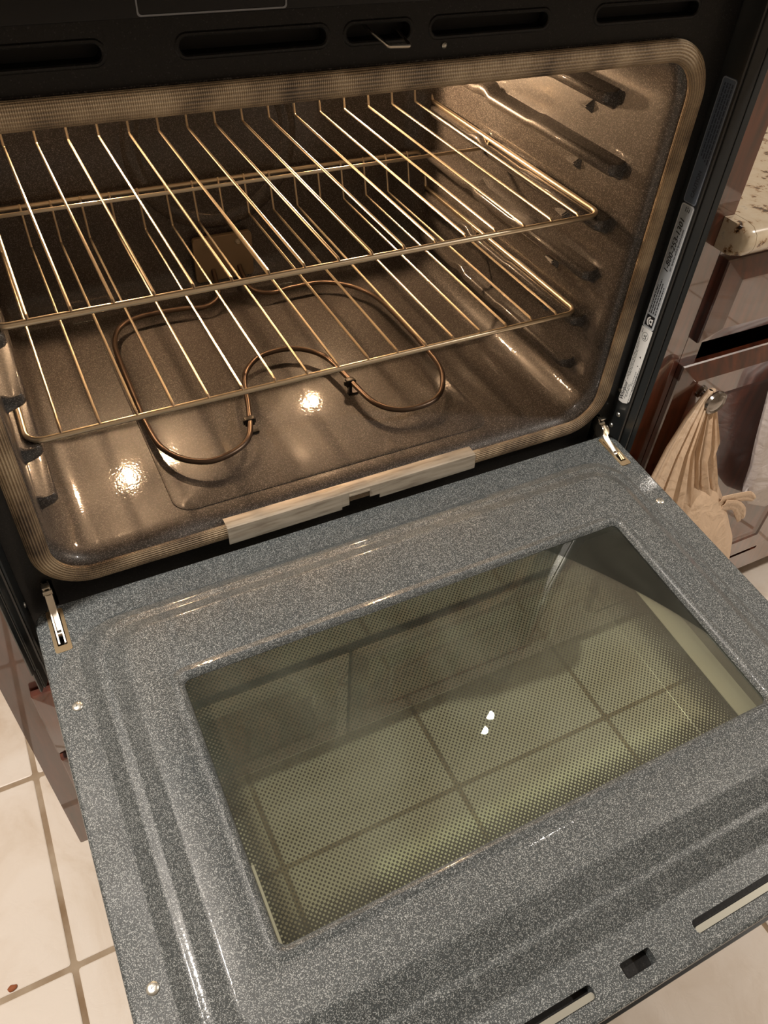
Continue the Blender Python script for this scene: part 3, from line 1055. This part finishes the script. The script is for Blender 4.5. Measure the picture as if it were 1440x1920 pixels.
def gbox(name, material, x0, x1, s0, s1, h0, h1, bev=0.0005, par=None):
    return box(name, material, par or door, x0, x1, -s1, -s0, h0, h1, bev)


bm = bmesh.new()
add_loft(bm, [dring(XL - 0.012, XR + 0.012, WS0 - 0.012, WS1 + 0.012, 0.01, h) for h in (0.0200, 0.0197)], True, True, True)
obj('inner_glass', bm, M['inner_glass'], door, False)
bm = bmesh.new()
add_loft(bm, [dring(-0.3715, 0.3715, 0.004, 0.5465, 0.010, -0.0355), dring(-0.3715, 0.3715, 0.004, 0.5465, 0.010, -0.0352)], True, True, True)
obj('outer_glass', bm, M['outer_glass'], door, False)
# thin frame of the front glass
bm = bmesh.new()
add_loft(bm, [dring(-0.3735, 0.3735, 0.003, 0.5485, 0.011, -0.0305), dring(-0.3738, 0.3738, 0.003, 0.5488, 0.011, -0.0380), dring(-0.3700, 0.3700, 0.006, 0.5450, 0.009, -0.0380), dring(-0.3700, 0.3700, 0.006, 0.5450, 0.009, -0.0305), dring(-0.3735, 0.3735, 0.003, 0.5485, 0.011, -0.0305)])
obj('glass_frame', bm, M['black_trim'], door)
# dark housing round the glass channel inside the door
bm = bmesh.new()
a_ = dring(XL - 0.013, XR + 0.013, WS0 - 0.013, WS1 + 0.013, 0.008, 0.0192)
b2 = dring(XL - 0.022, XR + 0.022, 0.085, WS1 + 0.020, 0.006, -0.034)
add_loft(bm, [a_, b2])
add_loft(bm, [dring(XL - 0.023, XR + 0.023, 0.084, WS1 + 0.021, 0.006, -0.0342), dring(-0.3690, 0.3690, 0.008, 0.540, 0.010, -0.0342)])
obj('window_channel', bm, mat('dull_channel_metal', (0.20, 0.20, 0.18), 0.45, 0.6), door)
gbox('channel_strip', mat('aluminium_foil_strip', (0.62, 0.60, 0.48), 0.35, 0.6), 0.2355, 0.2600, 0.150, WS1 + 0.009, 0.0000, 0.0012, 0)
gbox('insulation_edge', mat('pale_insulation', (0.32, 0.30, 0.25), 0.9), XL - 0.009, XL + 0.0030, 0.33, WS1 + 0.002, 0.012, 0.0190, 0.001)
# cross-head screws
for sx, s in ((-1, 0.1225), (-1, 0.3774), (1, 0.1270), (1, 0.3774)):
    bm = bmesh.new()
    cx_, cy_ = sx * 0.3535, -s
    rings = []
    for r_, h in ((0.0050, 0.0), (0.0050, 0.0008), (0.0045, 0.0014), (0.0030, 0.0020)):
        rings.append([(cx_ + r_ * math.cos(a * PI / 12), cy_ + r_ * math.sin(a * PI / 12), h) for a in range(24)])
    # cross recess: star-shaped ring sinks in
    def star(ro, ri, h):
        return [(cx_ + (ro if (a % 6) in (5, 0, 1) and (a % 6) != 3 and (a % 6) in (0,) else ri) * math.cos(a * PI / 12 + 0.4), cy_ + (ro if (a % 6) == 0 else ri) * math.sin(a * PI / 12 + 0.4), h) for a in range(24)]
    rings += [star(0.0025, 0.0009, 0.0021), star(0.0022, 0.0007, 0.0006)]
    add_loft(bm, rings, True, True, True)
    obj('screw', bm, M['screw'], door, True, 0.5)
# pale strips inside the handle slots, dark sheet under all slots
for x0, x1 in ((0.0600, 0.215), (-0.215, -0.0458)):
    bm = bmesh.new()
    add_loft(bm, [[(x, y, -0.0035) for x, y in slot(x0 + 0.0005, x1 - 0.0005, 0.5252, 0.5305, 0.0025)], [(x, y, -0.0015) for x, y in slot(x0 + 0.0005, x1 - 0.0005, 0.5252, 0.5305, 0.0025)]], True, True, True)
    obj('vent_strip', bm, mat('pale_zinc_strip', (0.30, 0.295, 0.25), 0.45, 0.5), door)
bm = bmesh.new()
add_box(bm, -0.30, 0.30, -0.5345, -0.5165, -0.0135, -0.0122)
obj('slot_backing', bm, M['frame_enamel'], door)
# handle on the front of the door
bm = bmesh.new()
add_tube(bm, fillet([(-0.30, -0.498, -0.038), (-0.30, -0.498, -0.085), (0.30, -0.498, -0.085), (0.30, -0.498, -0.038)], 0.02), 0.010, 12)
obj('handle', bm, M['black_trim'], door)

# hinges: plated pocket in the door and an arm into the frame
for sx, (xa, xb) in ((-1, (-0.3595, -0.3445)), (1, (0.3470, 0.3610))):
    xc = (xa + xb) / 2
    bm = bmesh.new()
    w = 0.0028
    lo = slot(xa - 0.0006, xb + 0.0006, 0.0054, 0.0584, 0.0025)
    li = slot(xa + w, xb - w, 0.0030 + 0.008, 0.0584 - 0.0075, 0.001)
    a1 = [(x, y, 0.0007) for x, y in lo]
    b1 = [(x, y, 0.0007) for x, y in li]
    add_loft(bm, [[(x, y, -0.0006) for x, y in lo], a1, b1, [(x, y, -0.011) for x, y in li]])
    hp = obj('hinge_pocket', bm, M['brass_steel'], door, True, 0.4)
    bm = bmesh.new()
    add_box(bm, xa, xb, -0.058, -0.006, -0.0135, -0.0122)
    obj('pocket_floor', bm, M['black'], hp) if False else obj('pocket_floor', bm, M['black'], door)
    # arm (local to the door): two cheeks, link and roller
    bm = bmesh.new()
    def plate(pts, x0, x1):
        add_loft(bm, [[(x0, -s, h) for s, h in pts], [(x1, -s, h) for s, h in pts]], True, True, True)
    lk_ = [(0.046, -0.009), (0.046, -0.003), (0.030, 0.001), (0.012, 0.006), (-0.004, 0.0155), (-0.010, 0.024), (-0.0145, 0.024), (-0.018, 0.010), (-0.012, 0.004), (0.004, -0.004)]
    plate(lk_, xc - 0.0036, xc - 0.0022)
    plate(lk_, xc + 0.0022, xc + 0.0036)
    plate([(0.030, -0.002), (0.010, 0.0045), (-0.004, 0.0135), (-0.004, 0.0125), (0.010, 0.0035), (0.030, -0.003)], xc - 0.0022, xc + 0.0022)
    add_box(bm, xc - 0.0040, xc + 0.0040, 0.0045, 0.0115, 0.0235, 0.0255, 0.0005)
    ha = obj('hinge_arm', bm, M['steel'], door, True, 0.4)
    parts = [((xc, 0.006, 0.0165), [(0.0030, -0.0045), (0.0030, 0.0045)]), ((xc, -0.034, -0.0035), [(0.0032, -0.0030), (0.0032, 0.0030)])]
    if sx == 1:
        parts += [((xc, -0.0005, 0.0095), [(0.0085, 0.0036), (0.0085, 0.0050)]), ((xc, 0.0005, 0.0110), [(0.0085, -0.0050), (0.0085, -0.0036)])]
    for c_, pr in parts:
        bm = bmesh.new()
        lathe(bm, pr, c_, 'x', 18)
        obj('hinge_roller', bm, M['steel'], door)

# ---- stickers on the inner wall of the right trim; written upwards, facing the cavity side
# local frame of a sticker: u along +z, v towards the cavity (letter tops), normal -x


def trim_x(y):
    return 0.3765 + (-0.0045 - y) * (0.0010 / 0.017)


def smap(u, v, off):
    """u height z, v = 0 at the outer edge (y=-0.0225) growing to 1 at the back (y=-0.0045)"""
    y = -0.0225 + v * 0.0180
    return (trim_x(y) - off, y, u)


def sticker(name, z0, z1, material, rad, chamfer=False):
    bm = bmesh.new()
    pts = rrect(z0, z1, 0.0, 1.0, 0.0001, 1)
    loop = []
    W_ = 0.0180
    for a, b in rrect(z0, z1, 0.0, W_, rad, 5):
        loop.append((a, b / W_))
    if chamfer:
        loop = [(z0 + 0.008, 0), (z1, 0), (z1, 1), (z0 + 0.003, 1.0), (z0, 0.92), (z0, 0.55), (z0 + 0.0035, 0.15)]
    add_loft(bm, [[smap(a, b, 0.0002) for a, b in loop], [smap(a, b, 0.0005) for a, b in loop]], True, True, True)
    return ov(obj(name, bm, material, oven, False))


def put_text(bm, body, size, u, v, off=0.0006, shear=0.0, squash=1.0, mat_i=0):
    """text running up the trim; u start height, v baseline"""
    me = text_mesh(body, size, shear, 0.00005)
    n0 = len(bm.verts)
    bm.from_mesh(me)
    bm.verts.ensure_lookup_table()
    for q in bm.verts[n0:]:
        x, y, z = q.co
        px, py, pz = smap(u + x * squash, v + y / 0.0180, off + z)
        q.co = (px, py, pz)
    bpy.data.meshes.remove(me)


def bars(bm, u0, u1, v, h, off=0.0006, seed=0, gap=0.25):
    """illegible small print: broken strokes"""
    rnd = random.Random(seed)
    u = u0
    while u < u1:
        l = rnd.uniform(0.0015, 0.006)
        e = min(u + l, u1)
        vs = [bm.verts.new(smap(a, b, off)) for a, b in ((u, v), (e, v), (e, v + h), (u, v + h))]
        bm.faces.new(vs)
        u = e + rnd.uniform(0.0005, 0.0012)


def outline(bm, z0, z1, v0, v1, w, off=0.0006, rad=0.002):
    W_ = 0.0180
    o1 = [(a, b / W_) for a, b in rrect(z0, z1, v0 * W_, v1 * W_, rad, 4)]
    o2 = [(a, b / W_) for a, b in rrect(z0 + w, z1 - w, v0 * W_ + w, v1 * W_ - w, rad * 0.7, 4)]
    add_loft(bm, [[smap(a, b, off) for a, b in o1], [smap(a, b, off) for a, b in o2]])


# caution sticker (top, bluish)
s1 = sticker('caution_sticker', 0.3135, 0.4370, M['blue_sticker'], 0.003)
tag(s1, 'bluish worn caution sticker')
bm = bmesh.new()
outline(bm, 0.3142, 0.4363, 0.03, 0.97, 0.0006, 0.0007, 0.0028)
obj('printed_border', bm, M['sticker_edge'], s1, False)
bm = bmesh.new()
put_text(bm, 'CAUTION', 0.0062, 0.3205, 0.34, 0.0007)
for i_, v_ in enumerate((0.16, 0.34, 0.52, 0.70)):
    bars(bm, 0.356 + 0.002 * i_, 0.432, v_, 0.09, 0.0007, i_)
obj('printed_text', bm, mat('dark_blue_print', (0.035, 0.045, 0.07), 0.5), s1, False)
# phone number sticker (middle, silver)
s2 = sticker('phone_sticker', 0.1600, 0.3125, M['silver_sticker'], 0.003)
tag(s2, 'silver service phone number sticker')
bm = bmesh.new()
outline(bm, 0.1606, 0.3119, 0.04, 0.96, 0.0006, 0.0007, 0.0028)
obj('printed_border', bm, M['white_sticker'], s2, False)
bm = bmesh.new()
put_text(bm, '1-800-253-1301', 0.0088, 0.2330, 0.42, 0.0007, 0.25, 1.12)
put_text(bm, 'or www.whirlpool.com', 0.0036, 0.2370, 0.20, 0.0007, 0.1, 1.45)
bars(bm, 0.3045, 0.3095, 0.28, 0.05, 0.0007, 50)
bars(bm, 0.3045, 0.3095, 0.42, 0.05, 0.0007, 51)
bars(bm, 0.3045, 0.3095, 0.56, 0.05, 0.0007, 52)
for i_, v_ in enumerate((0.22, 0.40, 0.58, 0.74)):
    bars(bm, 0.1800, 0.216 + 0.004 * (i_ % 3), v_, 0.07, 0.0007, 60 + i_)
# telephone symbol in a black square
W_ = 0.018
sq = [smap(a, b / W_, 0.0007) for a, b in rrect(0.1632, 0.1775, 0.0030, 0.0155, 0.0006, 2)]
bm.faces.new([bm.verts.new(p) for p in sq])
obj('printed_text', bm, M['ink'], s2, False)
bm = bmesh.new()
cu, cv = 0.1700, 0.0088


def flat(bm, loop, off):
    bm.faces.new([bm.verts.new(smap(a, b / W_, off)) for a, b in loop])


arc_o = [(cu + 0.0058 * math.cos(t), cv + 0.0048 * math.sin(t)) for t in [PI * (0.02 + 0.96 * k / 14) for k in range(15)]]
arc_i = [(cu + 0.0040 * math.cos(t), cv + 0.0026 * math.sin(t)) for t in [PI * (0.98 - 0.96 * k / 14) for k in range(15)]]
flat(bm, arc_o + arc_i, 0.0009)
flat(bm, [(cu - 0.0040, cv - 0.0042), (cu + 0.0040, cv - 0.0042), (cu + 0.0030, cv + 0.0004), (cu + 0.0012, cv + 0.0016), (cu - 0.0012, cv + 0.0016), (cu - 0.0030, cv + 0.0004)], 0.0009)
obj('telephone_symbol', bm, M['white_sticker'], s2, False)
bm = bmesh.new()
flat(bm, [(cu + 0.0015 * math.cos(t * PI / 8), cv - 0.0016 + 0.0015 * math.sin(t * PI / 8)) for t in range(16)], 0.0011)
obj('telephone_dial', bm, M['ink'], s2, False)
# rating sticker (bottom, white)
s3 = sticker('rating_sticker', 0.0480, 0.1598, M['white_sticker'], 0.003, True)
tag(s3, 'white maker rating sticker with chamfered end')
bm = bmesh.new()
put_text(bm, 'W', 0.0088, 0.0515, 0.62, 0.0007, 0.1, 0.9)
put_text(bm, 'hirlpool', 0.0072, 0.0590, 0.64, 0.0007, 0.45, 0.85)
bm_c = (0.1490, 0.0085)
ring_ = lambda r_: [smap(bm_c[0] + r_ * math.cos(t * PI / 14), (bm_c[1] + r_ * 0.85 * math.sin(t * PI / 14)) / W_, 0.0007) for t in range(28)]
add_loft(bm, [ring_(0.0058), ring_(0.0053)])
put_text(bm, 'UL', 0.0062, 0.1452, 0.36, 0.0007, 0.0, 0.95)
for i_, (a, b, v_) in enumerate(((0.086, 0.144, 0.86), (0.083, 0.140, 0.76), (0.090, 0.128, 0.66))):
    bars(bm, a, b, v_, 0.035, 0.0007, 80 + i_)
flat(bm, [(0.1190, 0.0045), (0.1225, 0.0050), (0.1205, 0.0068)], 0.0007)
flat(bm, [(0.1075, 0.0042), (0.1090, 0.0044), (0.1085, 0.0056), (0.1072, 0.0055)], 0.0007)
obj('printed_text', bm, M['ink'], s3, False)
bm = bmesh.new()
for i_, (a, b, v_) in enumerate(((0.152, 0.157, 0.80), (0.056, 0.078, 0.46), (0.060, 0.082, 0.34), (0.078, 0.100, 0.22), (0.052, 0.100, 0.08), (0.072, 0.108, 0.02))):
    bars(bm, a, b, v_, 0.05, 0.0007, 90 + i_)
obj('small_print', bm, M['grey_ink'], s3, False)

# ------------------------------------------------------------------ racks
PIT = 0.0368
RW = 0.3262


def make_rack(name, label, z, y0):
    """chrome wire rack; z = centre height of the side rails, y0 = front rail"""
    r_ = 0.0031
    yr, yb, rise = y0 + 0.3945, y0 + 0.4070, 0.0505
    t = thing(name, label, 'oven rack', (0, y0 + 0.2, z), 'chrome wire racks inside the oven')
    zl = z
    pts = [(-RW, yr, zl), (-RW, y0, zl), (RW, y0, zl), (RW, yr, zl), (RW, yb, zl + rise), (-RW, yb, zl + rise)]
    loop = fillet(pts, [0.006, 0.016, 0.016, 0.006, 0.016, 0.016], True, 6)
    bm = bmesh.new()
    add_tube(bm, loop, r_, 12, closed=True)
    rel(obj('rack_frame', bm, M['rack_wire'], t), t)
    bm = bmesh.new()
    add_box(bm, -RW + 0.001, RW - 0.001, y0 + 0.236, y0 + 0.2376, zl - 0.0112, zl - 0.0070, 0.0004)
    for sx in (-1, 1):
        add_box(bm, min(sx * (RW - 0.004), sx * (RW - 0.001)), max(sx * (RW - 0.004), sx * (RW - 0.001)), y0 + 0.236, y0 + 0.2376, zl - 0.0105, zl - 0.0015, 0.0003)
    rel(obj('cross_bar', bm, M['rack_wire'], t), t)
    first = None
    rw = 0.0016
    for k in range(-8, 9):
        if first is None:
            bm = bmesh.new()
            wp = fillet([(0, y0 - 0.0012, zl + 0.0012), (0, y0 + 0.004, zl + r_ + 0.0008), (0, yr - 0.0045, zl + r_ + 0.0008), (0, yb - 0.0035, zl + rise), (0, yb - 0.0005, zl + rise + 0.003)], [0, 0.004, 0.003, 0.003, 0])
            add_tube(bm, wp, rw, 8)
            first = obj('rack_wire', bm, M['rack_wire'], t)
            rel(first, t)
            o = first
        else:
            o = first.copy()
            COL.objects.link(o)
        o.location = (k * PIT, 0, 0)
    return t


make_rack('oven_rack', 'golden-lit chrome wire oven rack, the upper of the two', 0.2779, 0.0600)
make_rack('oven_rack', 'golden-lit chrome wire oven rack, the lower of the two', 0.1540, 0.0580)

# ------------------------------------------------------------------ small things
bm = bmesh.new()
bmesh.ops.create_icosphere(bm, subdivisions=2, radius=0.0045)
for v in bm.verts:
    v.co.x *= 1.5
    v.co.z *= 0.5
    v.co += Vector((random.uniform(-0.0006, 0.0006),) * 3)
o = obj('crumb', bm, M['crumb'], None)
o.location = (-0.578, -0.107, FZ + 0.002)
tag(o, 'tiny reddish brown crumb on the cream tile at far left', 'crumb')

for (cx, cy, cw, cs), where in zip(CANS, ('above the left side of the oven', 'above the granite countertop', 'near the right-hand wall')):
    t = thing('recessed_ceiling_light', 'round recessed ceiling light ' + where, 'ceiling light', (cx, cy, 1.745), 'recessed ceiling lights')
    bm = bmesh.new()
    rings = [[(cx + r_ * math.cos(a * PI / 16), cy + r_ * math.sin(a * PI / 16), z) for a in range(32)] for r_, z in ((0.095, 1.7595), (0.095, 1.755), (0.075, 1.750), (0.072, 1.7595))]
    add_loft(bm, rings)
    rel(obj('trim_ring', bm, M['ceiling'], t), t)
